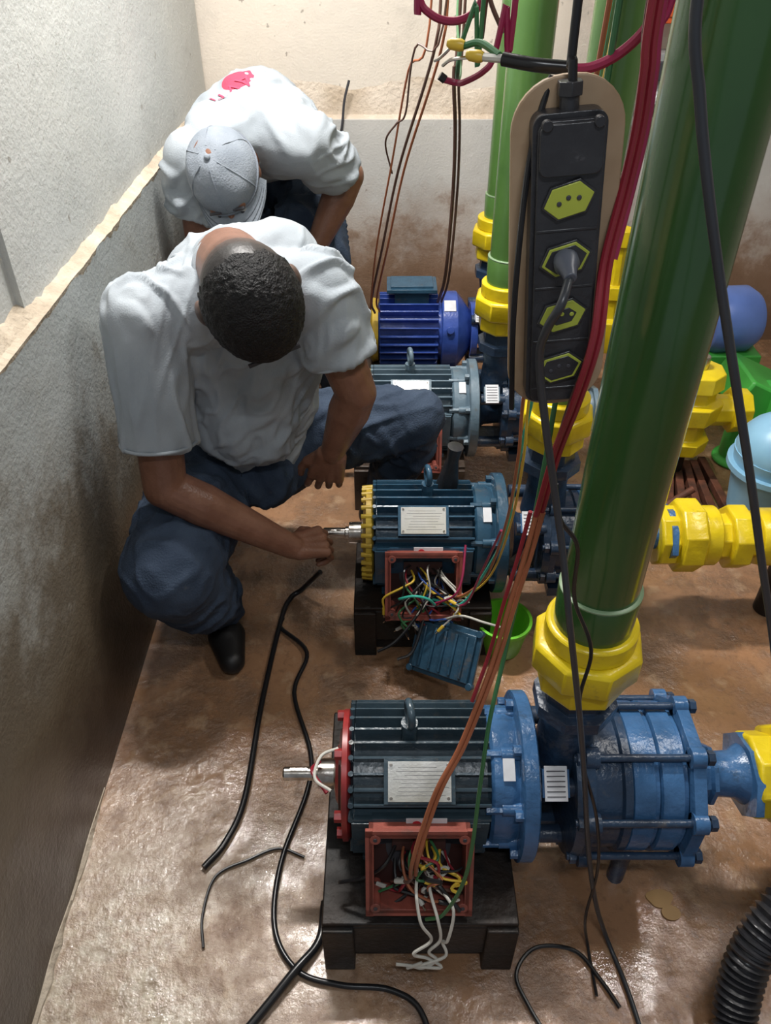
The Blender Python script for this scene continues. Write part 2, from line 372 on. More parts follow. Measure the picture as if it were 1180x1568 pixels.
    for sx in(-1,1):
        for sy in(-1,1):
            t.cyl((sx*(W/2-.012),sy*(Hh/2-.012),-Dp/2),(sx*(W/2-.012),sy*(Hh/2-.012),Dp/2+.001),.010,'boxred',seg=14)
            t.cyl((sx*(W/2-.012),sy*(Hh/2-.012),Dp/2+.001),(sx*(W/2-.012),sy*(Hh/2-.012),Dp/2+.0025),.004,'ink',seg=10)
    tb=t.done('terminal_box',(0,0,0),.0015,parent=o)
    tb.matrix_local=Matrix.Translation(V((.062,-.163,-.030)))@rotx_to(22).to_4x4()
    return o
ms=[((0,.90,.30),'slate','blue','red',.045),((.035,1.646,.30),'teal','teal','yellow',.075),((.020,2.296,.30),'ltblue','ltblue','yellow',.06)]
for loc,bd,bl,en,eb in ms: motor(loc,bd,bl,True,en,eb)
def motor_blue(loc):
    b=B();body='royal'
    b.lathe((-.06,0,0),(1,0,0),[(0,.10),(.01,.115),(.24,.115),(.25,.12)],body,48)
    e=-50
    while e<232:
        b.box(V((.06,0,0))+edir(e)*.126,(.225,.006,.04),body,rotx_to(e)); e+=13
    b.lathe((.185,0,0),(1,0,0),[(0,.146),(.004,.15),(.06,.15),(.085,.12),(.12,.07),(.125,.05)],body,48)
    b.lathe((.30,0,0),(1,0,0),[(0,.11),(.0,.11),(.025,.11),(.025,.05)],body,40)
    b.lathe((-.06,0,0),(-1,0,0),[(-.002,.12),(.02,.125),(.03,.11),(.035,.05),(.06,.04)],'oyel',36)
    b.cyl((-.10,0,0),(-.16,0,0),.014,'steel')
    b.box((.07,.0,.155),(.13,.10,.05),'teal');b.box((.07,0,.186),(.19,.13,.014),'teal');b.box((.07,0,.196),(.16,.10,.010),'teal')
    b.box(V((.215,0,0))+edir(62)*.150,(.045,.05,.004),'label',rotx_to(62))
    b.cyl(V((.215,0,0))+edir(25)*.13,V((.215,0,0))+edir(25)*.165,.014,'royal')
    for x in(0,.14): b.box((x,0,-.115),(.05,.23,.02),body)
    return b.done('electric_motor',loc,.0012)
motor_blue((.03,2.885,.30))
for (x,y,m,dp) in((.065,.90,'dsteel',.50),(.10,1.646,'dsteel',.36),(.08,2.296,'concrete',.36),(.09,2.885,'concrete',.36)):
    b=B()
    b.box((x,y,.172),(.37,dp-.02,.012),m)
    for sx in(-1,1): b.box((x+sx*.155,y,.083),(.06,dp,.166),m)
    for sy in(-1,1): b.box((x,y+sy*(dp/2-.02),.11),(.34,.02,.11),m)
    b.box((x,y,.02),(.28,dp-.06,.04),m)
    b.done('motor_base',(0,0,0),.003)

# ------------------------------------------------------------ pumps
def pump(loc,px,m='blue',md='blued',s=1.0,xe=.62,suc=.0):
    b=B();b_=.345
    b.lathe((.281,0,0),(1,0,0),[(0,.07),(.02,.055),(.07,.05)],md,28)
    for k in range(4):
        a=math.pi/4+k*math.pi/2;q=V((0,math.cos(a),math.sin(a)));b.cyl(V((.278,0,0))+q*.115,V((b_+.01,0,0))+q*.115,.018,md,seg=14)
    b.box((.31,0,-.11),(.08,.09,.02),md)
    sp=math.pi/8
    b.lathe((b_,0,0),(1,0,0),[(0,.10),(.004,.150*s),(.022,.155*s),(.026,.135*s),(.09,.135*s),(.094,.143*s),(.108,.143*s)],md,40)
    b.lathe((b_+.02,0,0),(1,0,0),[(0,.15*s),(.0,.163*s),(.018,.163*s),(.018,.13*s)],md,8,sp)
    n=2;x0=b_+.108;x1=xe-.03;st=(x1-x0)/n
    for k in range(n):
        b.lathe((x0+k*st,0,0),(1,0,0),[(0,.138*s),(.003,.143*s),(st*.78,.143*s),(st*.82,.136*s),(st*.97,.136*s),(st*.99,.126*s)],m,40)
    b.lathe((x1,0,0),(1,0,0),[(0,.15*s),(.003,.163*s),(.026,.163*s),(.03,.15*s),(.034,.10*s),(.06,.055),(.075,.052),(.08,.06),(.088,.06)],m,8,sp)
    for k in range(8):
        a=sp+k*math.pi/4;q=V((0,math.cos(a),math.sin(a)))*(.152*s)
        b.cyl(V((b_+.0,0,0))+q,V((xe+.012,0,0))+q,.0075,md,seg=10)
        for x in(b_+.005,xe+.002): b.cyl(V((x,0,0))+q,V((x+.012,0,0))+q,.014,md,seg=6)
        b.cyl(V((b_+.02,0,0))+q,V((b_+.045,0,0))+q,.02,md,seg=14);b.cyl(V((x1,0,0))+q,V((x1+.026,0,0))+q,.02,m,seg=14)
    b.lathe((px-loc[0],0,.08),(0,0,1),[(0,.06),(.10,.05),(.13,.055),(.16,.062)],md,28)
    b.lathe((px-loc[0],0,.225),(0,0,1),[(0,.072),(.003,.076),(.03,.076),(.033,.06),(.085,.055)],md,8,sp)
    b.lathe((xe+.03,0,0),(1,0,0),[(0,.055),(.02,.043),(.05+suc,.046),(.075+suc,.062)],m,28)
    b.prism([(.095*math.cos(a)*(1 if i%2==0 else .9),.075*math.sin(a)) for i,a in enumerate([k*math.pi/4 for k in range(8)])],Matrix.Translation((xe+.10+suc,0,0))@frame((1,0,0)),.016,m)
    b.box((.44,0,-.15),(.10,.16,.03),md)
    b.cyl((.5,-.06,-.14),(.5,-.06,-loc[2]+.0),.018,md,seg=12);b.cyl((.5,.06,-.14),(.5,.06,-loc[2]+.0),.018,md,seg=12)
    R=rotx_to(50);n_=edir(50);b.box(V((.312,0,0))+n_*.139,(.042,.062,.003),'label',R)
    for k in range(6): b.box(V((.312,0,0))+n_*.1412+R@V((0,.022-.009*k,0)),(.034,.0018,.0006),'ink',R)
    b.box(V((.312,0,0))+n_*.127,(.05,.05,.024),m,R)
    return b.done('centrifugal_pump',loc,.0015)
PX=[(.342,.90,.060),(.42,1.646,.050),(.368,2.296,.058),(.41,2.885,.050)]
pump((0,.90,.30),.342,xe=.588,suc=.02);pump((.06,1.646,.30),.42,'blue','blued',.85,.60)
pump((.03,2.296,.30),.368,'ltblue','blued',.85,.56);pump((.05,2.885,.30),.41,'blued','blued',.8,.5)
def oct_union(o,d,s=1.0,name='pipe_union',extra=None):
    b=B()
    b.lathe(o,d,[(0,.058*s),(.0,.080*s),(.006,.086*s),(.048*s,.086*s),(.054*s,.078*s),(.054*s,.06*s)],'yellow',8,.39)
    b.lathe(o,d,[(.046*s,.07*s),(.054*s,.098*s),(.062*s,.103*s),(.112*s,.103*s),(.120*s,.096*s),(.124*s,.07*s)],'yellow',8,.2)
    b.lathe(o,d,[(.118*s,.07*s),(.122*s,.083*s),(.160*s,.083*s),(.165*s,.079*s),(.165*s,.05*s)],'yellow',40)
    return b.done(name,(0,0,0),.003)
for i,(x,y,r) in enumerate(PX):
    oct_union((x,y,.595),(0,0,1),.92 if i!=1 else .86)
    b=B();m='green' if i<1 else 'green2'
    b.lathe((x,y,.735),(0,0,1),[(0,r+.004),(.085,r+.006),(.089,r+.004)],m,48)
    b.lathe((x,y,.822),(0,0,1),[(0,r+.0055),(.003,r+.006),(.005,r+.003)],'greenr',48)
    b.lathe((x,y,.80),(0,0,1),[(0,r),(ZC-.81,r)],m,56)
    b.done('green_pvc_pipe')
oct_union((.715,.90,.30),(1,0,0),1.0)
b=B();b.lathe((.87,.90,.30),(1,0,0),[(0,.058),(.30,.058)],'yellow',32);b.lathe((1.0,.90,.30),(1,0,0),[(0,.075),(.06,.075),(.06,.05)],'yellow',8);b.done('yellow_suction_pipe')
oct_union((.735,1.646,.29),(1,0,0),1.0)
b=B()
b.lathe((.88,1.646,.285),(1,0,0),[(0,.065),(.05,.065),(.05,.085),(.056,.09),(.10,.09),(.105,.084),(.105,.06),(.16,.06)],'yellow',8,.3)
b.lathe((1.01,1.646,.285),(1,0,0),[(0,.075),(.02,.08),(.16,.08)],'yellow',36)
b.lathe((1.13,1.646,.20),(0,0,1),[(0,.05),(.02,.078),(.05,.078),(.28,.065),(.28,.085),(.32,.085)],'yellow',36)
b.cyl((1.13,1.646,.0),(1.13,1.646,.22),.035,'dsteel')
b.done('yellow_pipe_tee',bevel=.003)
def valve(name,x,y,z,s):
    b=B()
    b.lathe((x,y,z-.12*s),(0,0,1),[(0,.07*s),(.04*s,.075*s),(.045*s,.055*s),(.1*s,.055*s),(.105*s,.08*s),(.16*s,.085*s),(.165*s,.06*s),(.2*s,.06*s),(.205*s,.075*s),(.25*s,.07*s),(.255*s,.04*s)],'yellow',8,.3)
    b.lathe((x-.16*s,y,z),(1,0,0),[(0,.06*s),(.05*s,.065*s),(.055*s,.045*s),(.27*s,.045*s),(.272*s,.065*s),(.32*s,.06*s)],'yellow',8,.3)
    b.cyl((x,y,z+.1*s),(x,y,z+.17*s),.02*s,'steel',seg=12)
    b.cyl((x,y,0),(x,y,z-.1*s),.03,'dsteel',seg=12)
    return b.done(name,bevel=.003)
valve('yellow_valve',1.03,2.30,.29,1.2)
b=B();b.lathe((.63,2.296,.30),(1,0,0),[(0,.05),(.28,.05)],'green2',32);b.done('green_suction_pipe')
b=B()
b.lathe((.60,2.885,.30),(1,0,0),[(0,.045),(.10,.045),(.10,.065),(.15,.065),(.15,.045),(.26,.045)],'yellow',8,.3)
b.lathe((.87,2.885,.22),(0,0,1),[(0,.05),(.03,.062),(.13,.062),(.14,.035),(.22,.035),(.22,.048),(.27,.048),(.27,.026),(.42,.026),(.42,.040),(.48,.040),(.48,.02)],'yellow',8,.3)
b.done('yellow_elbow_riser',bevel=.003)
b=B();b.lathe((1.20,2.80,.38),(1,.10,0),[(0,.06),(.02,.11),(.05,.125),(.17,.125),(.21,.10),(.22,.05)],'peri',40)
b.box((1.33,2.80,.14),(.2,.2,.28),'ggreen');b.done('electric_motor',bevel=.004)
b=B();b.box((1.33,2.50,.25),(.20,.24,.13),'ggreen',Matrix.Rotation(rad(25),3,'Y'));b.lathe((1.30,2.42,.0),(0,0,1),[(0,.08),(.02,.08),(.02,.06),(.2,.06)],'ggreen',24)
b.box((1.42,2.38,.16),(.16,.16,.32),'ggreen');b.done('green_pump_housing',bevel=.012)
b=B();b.sph((1.20,1.98,.34),(.13,.13,.12),'babyblue');b.lathe((1.20,1.98,.0),(0,0,1),[(0,.08),(.12,.08),(.12,.10),(.30,.125),(.34,.132)],'babyblue',36)
b.lathe((1.20,1.98,.28),(0,0,1),[(0,.13),(0,.142),(.018,.142),(.018,.13)],'babyblue',36);b.box((1.16,1.86,.40),(.06,.005,.04),'ink',Matrix.Rotation(rad(-40),3,'X'))
b.done('pressure_tank')
b=B()
for k in range(6):
    c=V((.94+.042*k,2.16+.010*k,.035+.006*(k%2)));b.box(c,(.026,.30,.03),'rust',Matrix.Rotation(rad(-20+4*k),3,'Z'))
b.box((1.02,2.24,.012),(.26,.04,.024),'rust');b.box((1.0,2.08,.010),(.18,.04,.02),'rust')
b.done('rusty_steel_grate',bevel=.002)
b=B();b.cyl((.84,2.03,.014),(1.02,2.08,.12),.012,'rust',seg=14);b.done('steel_bar_tool')
b=B();b.lathe((.325,1.50,0),(0,0,1),[(0,.052),(.005,.056),(.10,.072),(.105,.078),(.115,.078),(.115,.07),(.10,.066),(.01,.05)],'limeb',36);b.done('lime_plastic_bucket')
# ------------------------------------------------------------ power strip
e=empty('power_strip',(.179,.79,1.388),(0,rad(-5),0))
def rrect(w,h,r,n=8):
    P=[]
    for cx,cy,a0 in((w/2-r,h/2-r,0),(-w/2+r,h/2-r,90),(-w/2+r,-h/2+r,180),(w/2-r,-h/2+r,270)):
        P+=[(cx+r*math.cos(rad(a0+90*k/n)),cy+r*math.sin(rad(a0+90*k/n))) for k in range(n+1)]
    return P
FX=Matrix(((1,0,0,0),(0,0,-1,0),(0,1,0,0),(0,0,0,1)))
b=B();b.prism(rrect(.106,.342,.047),Matrix.Translation((.002,.012,.004))@FX,.008,'board')
b.done('mounting_board',bevel=.0015,parent=e)
b=B()
b.prism(rrect(.068,.298,.012),Matrix.Translation((0,.004,0))@FX,.022,'black')
b.prism(rrect(.060,.288,.010),Matrix.Translation((0,-.018,0))@FX,.008,'black')
b.prism(rrect(.058,.045,.008),Matrix.Translation((0,-.024,.120))@FX,.007,'black')
for sx in(-1,1): b.cyl((sx*.023,-.026,.142),(sx*.023,-.034,.142),.005,'black',seg=12)
b.cyl((0,-.005,.146),(0,-.005,.166),.009,'black',seg=14);b.cyl((0,-.005,.160),(0,-.005,.172),.012,'black',seg=6)
for z in(.046,-.012,-.071,-.128): b.box((0,-.0262,z),(.058,.0015,.003),'black')
hexp=[(.024,0),(.013,.0145),(-.013,.0145),(-.024,0),(-.013,-.0145),(.013,-.0145)]
for z,ty in((.075,1),(.018,0),(-.042,2),(-.102,3)):
    T=Matrix.Translation((0,-.026,z))@Matrix.Rotation(rad(-14),4,'Y')@FX
    b.prism([(x*1.10,y*1.13) for x,y in hexp],T,.0035,'black')
    b.prism([(x*1.0,y*1.0) for x,y in hexp],T,.0042,'lime')
    if ty in(0,3): b.prism([(x*.88,y*.84) for x,y in hexp],T,.0046,'black')
    elif ty==2: b.prism([(x*.62,y*.55) for x,y in hexp],T,.0047,'black')
    for dx,dy in((-.0095,0),(.0095,0),(0,.003)):
        p=T@V((dx,dy,.004));b.cyl(p,p+V((0,-.0015,0)),.0024,'ink' if ty!=2 else 'lime',seg=12)
b.done('body',bevel=.0012,parent=e)
b=B();b.lathe((.0,-.028,.018),(0,-1,-.25),[(0,.0125),(.010,.0125),(.020,.008),(.032,.006)],'plug',20)
b.done('plug',bevel=.001,parent=e)
b=B();b.tube([(.159,.79,2.84),(.160,.79,1.9),(.163,.79,1.60),(.164,.785,1.575),(.167,.783,1.55)],.0042,'blackc',10)
b.tube([(.150,.80,1.56),(.137,.785,1.51),(.133,.778,1.44),(.136,.780,1.33),(.146,.785,1.22)],.003,'blackc')
b.done('black_power_cable')
# ------------------------------------------------------------ hanging cables
def cable(name,pts,r,m,seg=8):
    b=B();b.tube(pts,r,m,seg);return b.done(name)
def shift(pts,d): return [tuple(V(p)+V(d)) for p in pts]
cable('grey_plug_cable',[(.177,.733,1.397),(.168,.712,1.380),(.160,.722,1.35),(.160,.737,1.31),(.177,.745,1.23),(.202,.75,1.129),(.224,.74,1.033),(.243,.72,.935),(.282,.715,.755),(.316,.715,.588),(.362,.715,.347),(.405,.71,.16),(.45,.70,.02),(.474,.60,.008),(.49,.45,.008)],.0046,'greyc',10)
cable('black_thin_cable',[(.205,.76,1.13),(.22,.765,1.07),(.25,.77,1.02),(.262,.775,.92),(.297,.76,.83),(.29,.74,.74),(.315,.73,.60),(.36,.72,.45),(.39,.715,.28),(.39,.70,.12),(.41,.69,.012),(.41,.60,.008)],.003,'blackc')
red=[(.22,.78,2.84),(.226,.79,1.9),(.228,.80,1.626),(.232,.80,1.563),(.234,.80,1.514),(.230,.795,1.460),(.219,.775,1.396),(.214,.745,1.330),(.207,.75,1.254),(.204,.79,1.151),(.197,.80,1.048),(.189,.80,.966),(.178,.80,.877),(.1615,.78,.786),(.139,.75,.716),(.112,.72,.642),(.080,.69,.580),(.0576,.665,.50),(.044,.655,.413),(.045,.69,.30)]
b=B();b.tube(red[:11],.0038,'redc');b.tube(shift(red[:11],(.008,.004,0)),.0035,'redc');b.tube(shift(red[:7],(.014,.012,0)),.0035,'magc')
b.tube([V(p)+V((.004*math.sin(i*2.1)+.003,.006,0)) for i,p in enumerate(red[:12])],.003,'brnc')
b.tube(red[10:],.0036,'orgc');b.tube(shift(red[10:],(.009,.002,.004)),.0036,'orgc');b.tube(shift(red[10:15],(-.007,.004,.004)),.003,'redc');b.done('red_power_cables')
b=B();o_=[(.236,1.1,1.25),(.242,1.2,1.001),(.246,1.2,.862),(.259,1.3,.622),(.247,1.4,.373),(.19,1.43,.27),(.13,1.45,.26)]
b.tube([(.24,.95,2.84),(.24,1.0,1.6)]+o_,.0032,'orgc');b.tube(shift([(.24,.95,2.84),(.24,1.0,1.6)]+o_,(.010,0,0)),.0026,'yelt')
b.tube([(.26,1.0,2.84),(.262,1.1,1.5),(.269,1.3,.792),(.271,1.35,.561),(.239,1.4,.373),(.19,1.42,.25),(.12,1.45,.24)],.0035,'cyc')
b.tube([(.25,1.3,.6),(.23,1.38,.40),(.20,1.41,.26),(.14,1.45,.25)],.003,'magc');b.done('orange_power_wires')
cable('green_ground_wire',[(.215,.86,2.84),(.215,.86,1.4),(.205,.84,1.0),(.183,.80,.792),(.160,.74,.697),(.150,.70,.582),(.138,.655,.390),(.106,.65,.247),(.075,.66,.20)],.0034,'grnc')
th=[(.14,2.28,2.84),(.138,2.3,1.9),(.136,2.3,1.476),(.129,2.3,1.379),(.104,2.35,1.267),(.039,2.5,1.01),(-.011,2.6,.734),(-.05,2.72,.50),(-.04,2.78,.42)]
b=B();b.tube(th,.0042,'brnc');b.tube(shift(th,(.018,.01,.0)),.0038,'orgc');b.tube([(.10,2.3,2.84),(.115,2.3,1.5),(.06,2.35,1.3),(.02,2.45,1.05),(-.03,2.55,.75),(-.055,2.68,.48)],.0032,'orgc')
b.tube([(.16,2.2,2.84),(.15,2.25,1.5),(.075,2.3,1.36),(.055,2.35,1.2),(.03,2.4,1.16),(.0,2.45,1.1),(.02,2.5,1.0)],.0028,'brnc',6)
b.done('brown_motor_wires')
br=[(.19,2.4,2.84),(.192,2.4,1.466),(.185,2.4,1.289),(.2,2.45,1.13),(.207,2.5,.933),(.20,2.55,.66),(.19,2.7,.50)]
b=B();b.tube(br,.0055,'brnc');b.tube(shift(br,(.013,0,0)),.004,'brnc');b.done('brown_supply_cable')
b=B()
b.tube([(.03,1.0,2.84),(.035,1.0,1.70),(.035,1.0,1.608),(.049,1.0,1.584),(.078,1.0,1.578),(.1015,1.0,1.594),(.106,1.0,1.64),(.11,1.0,1.8),(.12,1.0,2.84)],.0042,'magc')
mg=[(.25,.86,2.84),(.252,.85,1.75),(.249,.85,1.62),(.242,.85,1.592),(.224,.86,1.569),(.198,.86,1.5566),(.172,.86,1.5556)]
b.tube(mg,.005,'magc');b.tube(shift(mg[:4],(.012,.0,0)),.0035,'magc')
b.tube([(.178,.86,1.556),(.145,.865,1.558),(.115,.88,1.5606)],.0065,'blackc',12)
b.tube([(.118,.88,1.5606),(.105,.89,1.560),(.098,.90,1.559)],.004,'whc')
for p in((.098,.90,1.559),(.080,.92,1.566)): b.lathe(p,(-1,.3,.1),[(0,.0045),(.004,.006),(.014,.0055),(.018,.003)],'yelt',14)
b.tube([(.112,.885,1.563),(.095,.91,1.570),(.080,.92,1.566)],.0035,'grnc')
b.tube([(.07,.935,1.565),(.058,.94,1.553),(.052,.95,1.548)],.0018,'steel',6);b.tube([(.084,.905,1.558),(.068,.93,1.552),(.060,.94,1.545)],.0018,'steel',6)
b.tube([(.13,.93,2.84),(.13,.93,1.66),(.12,.93,1.60),(.112,.93,1.555),(.102,.93,1.541),(.085,.94,1.530),(.077,.95,1.527),(.063,.95,1.530)],.0033,'magc')
b.tube([(.064,.95,1.530),(.058,.95,1.534)],.0045,'blackc')
b.tube([(.10,.95,2.84),(.10,.95,1.64),(.092,.955,1.60),(.080,.96,1.56),(.078,.965,1.53),(.10,1.2,1.50),(.14,1.8,1.48),(.17,2.2,1.48)],.0025,'grnc',6)
b.tube([(.115,1.05,2.84),(.110,1.05,1.66),(.115,1.05,1.60),(.135,1.05,1.56)],.003,'brnc',6)
b.done('crimped_cable_ends')
cable('black_supply_cable',[(.21,.65,2.84),(.214,.65,1.8),(.216,.65,1.640),(.234,.65,1.5715),(.259,.65,1.5006),(.2916,.65,1.418),(.326,.65,1.335),(.3766,.65,1.213),(.42,.65,1.104),(.4816,.65,.951),(.58,.67,.70),(.72,.72,.35),(.80,.74,.05),(.95,.74,.01),(1.1,.70,.008)],.0045,'greyc',10)
def spill(name,c,cols,n,sc,seed,drop=.05,spread=.045):
    random.seed(seed);b=B();U=random.uniform
    for k in range(n):
        col=cols[k%len(cols)];c0=V(c)+V((U(-.05,.05),.03,U(-.02,.05)))
        p1=c0+V((U(-.03,.03),-.055,U(-.02,.03)));p2=p1+V((U(-spread,spread),U(-.035,-.01),U(-drop,.0)))*sc
        p3=p2+V((U(-spread,spread),U(-.02,.01),U(-drop,.01)))*sc
        p4=p3+V((U(-.02,.02),U(-.01,.01),U(-.03,.0)))*sc
        b.tube([c0,p1,p2,p3,p4],U(.0022,.0034),col,6,5)
        if k%2==0:b.tube([p4,p4+(p4-p3).normalized()*.020],.0046,random.choice(['yelt','blackc','blackc','whc']),8,3);b.tube([p4+(p4-p3).normalized()*.018,p4+(p4-p3).normalized()*.030],.0025,'steel',6,2)
    return b.done(name)
spill('terminal_wires',(.065,.75,.265),['orgc','blackc','brnc','whc','redc','blackc','grnc','yelt'],24,1.0,3,.035,.05)
spill('terminal_wires',(.105,1.49,.255),['blackc','whc','blackc','redc','yelt','blackc','whc','grnc','bluec'],30,1.35,5,.06,.05)
spill('terminal_wires',(.085,2.14,.265),['blackc','redc','whc'],6,.6,6)
b=B()
for dx,dz,dy in((0,0,0),(.014,.012,.012),(-.016,.006,-.006)):
    b.tube([(.085+dx,.74,.27),(.080+dx*1.5,.69,.265),(.095+dx*2,.645+dy,.23+dz),(.100+dx,.630,.185),(.080+dx*1.8,.622+dy,.155+dz),(.095+dx,.618,.130+dz),(.070-dx*2,.61,.115),(.045+dx*1.6,.612,.12+dz)],.0030,'whc')
b.tube([(.06,.76,.26),(.09,.70,.27),(.12,.67,.25),(.135,.66,.235)],.0045,'blackc');b.tube([(.05,.76,.25),(.07,.70,.28),(.10,.68,.30)],.0045,'blackc')
b.done('white_wire_loop')
b=B();b.tube([(.045,1.44,.25),(.035,1.40,.29),(.07,1.385,.315),(.105,1.39,.30),(.125,1.41,.26)],.0034,'cyc');b.tube([(.14,1.42,.19),(.19,1.38,.25),(.24,1.34,.27),(.29,1.33,.26)],.0032,'whc')
b.tube([(.10,1.43,.24),(.06,1.39,.20),(.02,1.36,.17),(-.02,1.35,.15)],.004,'blackc');b.tube([(.12,1.43,.24),(.17,1.40,.30),(.19,1.42,.34),(.20,1.48,.40)],.003,'magc')
b.tube([(.10,1.42,.20),(.07,1.36,.14),(.03,1.34,.13)],.0045,'blackc')
b.done('loose_jumper_wires')
b=B();b.box((0,0,0),(.19,.15,.010),'teal');b.box((0,0,.009),(.165,.125,.010),'teal')
for k in range(5): b.box((-.06+.03*k,0,.016),(.007,.11,.008),'teal')
for sx in(-1,1):
    for sy in(-1,1): b.cyl((sx*.088,sy*.068,-.006),(sx*.088,sy*.068,.012),.010,'teal',seg=12)
o=b.done('terminal_box_cover',(.155,1.365,.135),.002,rot=(rad(52),rad(-10),rad(-32)))
b=B();b.lathe((.165,1.69,.43),(.12,-.06,1),[(0,.030),(.004,.030),(.05,.022),(.09,.016),(.13,.021),(.131,.016)],'black',24);b.done('black_plastic_funnel')
# ------------------------------------------------------------ floor cables
cable('black_floor_cable',[(-.19,1.68,.12),(-.25,1.70,.03),(-.285,1.68,.012),(-.305,1.59,.01),(-.325,1.288,.01),(-.331,1.024,.01),(-.36,.912,.01),(-.398,.854,.01)],.0075,'blackc',10)
cable('black_floor_cable',[(-.30,1.60,.01),(-.302,1.563,.008),(-.219,1.464,.015),(-.243,1.33,.008),(-.1865,1.15,.008),(-.186,1.041,.008),(-.23,.867,.008),(-.229,.728,.008),(-.175,.646,.008),(-.09,.62,.008),(.013,.610,.008),(.0745,.56,.008),(.10,.4,.008)],.006,'blackc',10)
cable('black_floor_cable',[(-.128,.78,.01),(-.135,.702,.01),(-.181,.64,.016),(-.264,.538,.01),(-.40,.38,.01)],.009,'blackc',10)
cable('black_floor_cable',[(-.18,.88,.006),(-.24,.90,.006),(-.303,.874,.006),(-.369,.837,.006),(-.383,.754,.006),(-.37,.69,.006)],.003,'blackc')
cable('black_floor_cable',[(.45,.58,.008),(.424,.628,.008),(.383,.683,.008),(.3046,.689,.008),(.259,.64,.008),(.276,.5825,.008),(.31,.52,.008)],.004,'blackc')
b=B();b.tube([(.97,.85,.10),(.88,.76,.19),(.7487,.6817,.225),(.6865,.6345,.18),(.6567,.587,.11),(.639,.522,.05),(.62,.40,.045),(.60,.25,.045)],.03,'black',20,26,rf=lambda i:.036+.005*math.sin(i*1.6));b.done('corrugated_conduit')
b=B();b.tube([(-.10,.80,.40),(-.13,.82,.41),(-.12,.86,.42),(-.09,.88,.415)],.003,'whc');b.tube([(-.11,.82,.36),(-.14,.86,.37),(-.13,.90,.34)],.004,'redc');b.done('white_cable_tie')
b=B()
b.prism([(.028*math.cos(a)*(1+.15*math.sin(3*a)),.02*math.sin(a)) for a in[2*math.pi*k/18 for k in range(18)]],Matrix.Translation((.585,.79,.001)),.003,'leaf');b.prism([(.02*math.cos(a),.016*math.sin(a)) for a in[2*math.pi*k/14 for k in range(14)]],Matrix.Translation((.60,.76,.003)),.002,'leaf');b.done('dry_leaf')
b=B();b.box((1.06,3.345,1.50),(.22,.12,.42),'orange');b.box((1.06,3.283,1.50),(.19,.006,.38),'orange');b.done('orange_panel_box',bevel=.004)
b=B();b.box((1.00,3.35,1.10),(.17,.10,.19),'grey');b.box((1.00,3.29,1.14),(.12,.03,.06),'ink');b.box((1.0,3.29,1.05),(.12,.03,.04),'label');b.box((1.02,3.36,.965),(.24,.12,.03),'grey');b.cyl((1.02,3.295,1.05),(1.02,3.27,1.05),.012,'label');b.done('electrical_contactor_box',bevel=.003)
b=B();b.tube([(-.140,3.398,1.09),(-.160,3.392,1.02),(-.172,3.392,.93),(-.185,3.396,.89)],.005,'ink');b.done('iron_rod')

# ------------------------------------------------------------ people
def capparts(bm,p1,r1,p2,r2,flat=0):
    p1=V(p1);p2=V(p2);d=p2-p1
    mt=Matrix.Translation((p1+p2)/2)@frame(d)
    bmesh.ops.create_cone(bm,cap_ends=True,segments=20,radius1=r1,radius2=r2,depth=d.length,matrix=mt)
    bmesh.ops.create_uvsphere(bm,u_segments=20,v_segments=12,radius=r1,matrix=Matrix.Translation(p1))
    if not flat: bmesh.ops.create_uvsphere(bm,u_segments=20,v_segments=12,radius=r2,matrix=Matrix.Translation(p2))
def blob(name,parts,voxel,smooth,m,parent=None,disp=None,M4=None,cut=None):
    bm=bmesh.new()
    for p in parts:
        if p[0]=='c': capparts(bm,*p[1:])
        else:
            R=p[3].to_4x4() if len(p)>3 else Matrix()
            bmesh.ops.create_uvsphere(bm,u_segments=28,v_segments=18,radius=1,matrix=Matrix.Translation(p[1])@R@Matrix.Diagonal((*p[2],1)))
    me=D.meshes.new(name+'_src');bm.to_mesh(me);bm.free()
    o=D.objects.new(name,me);SC.collection.objects.link(o)
    md=o.modifiers.new('r','REMESH');md.mode='VOXEL';md.voxel_size=voxel
    s=o.modifiers.new('s','SMOOTH');s.factor=.5;s.iterations=smooth
    dg=bpy.context.evaluated_depsgraph_get();dg.update()
    me2=D.meshes.new_from_object(o.evaluated_get(dg));o.modifiers.clear();o.data=me2;me2.name=name
    if cut:
        bm=bmesh.new();bm.from_mesh(me2);bmesh.ops.delete(bm,geom=[v for v in bm.verts if cut(v.co)],context='VERTS');bm.to_mesh(me2);bm.free()
    if disp:
        ns=[v.normal.copy() for v in me2.vertices];cs=[v.co.copy() for v in me2.vertices]
        for v,n,c in zip(me2.vertices,ns,cs): v.co=c+n*disp(c,n)
    me2.materials.clear();me2.materials.append(M[m])
    me2.polygons.foreach_set('use_smooth',[True]*len(me2.polygons))
    if M4: o.matrix_world=M4
    if parent: 
        o.parent=parent;o.matrix_parent_inverse=parent.matrix_world.inverted()
    return o
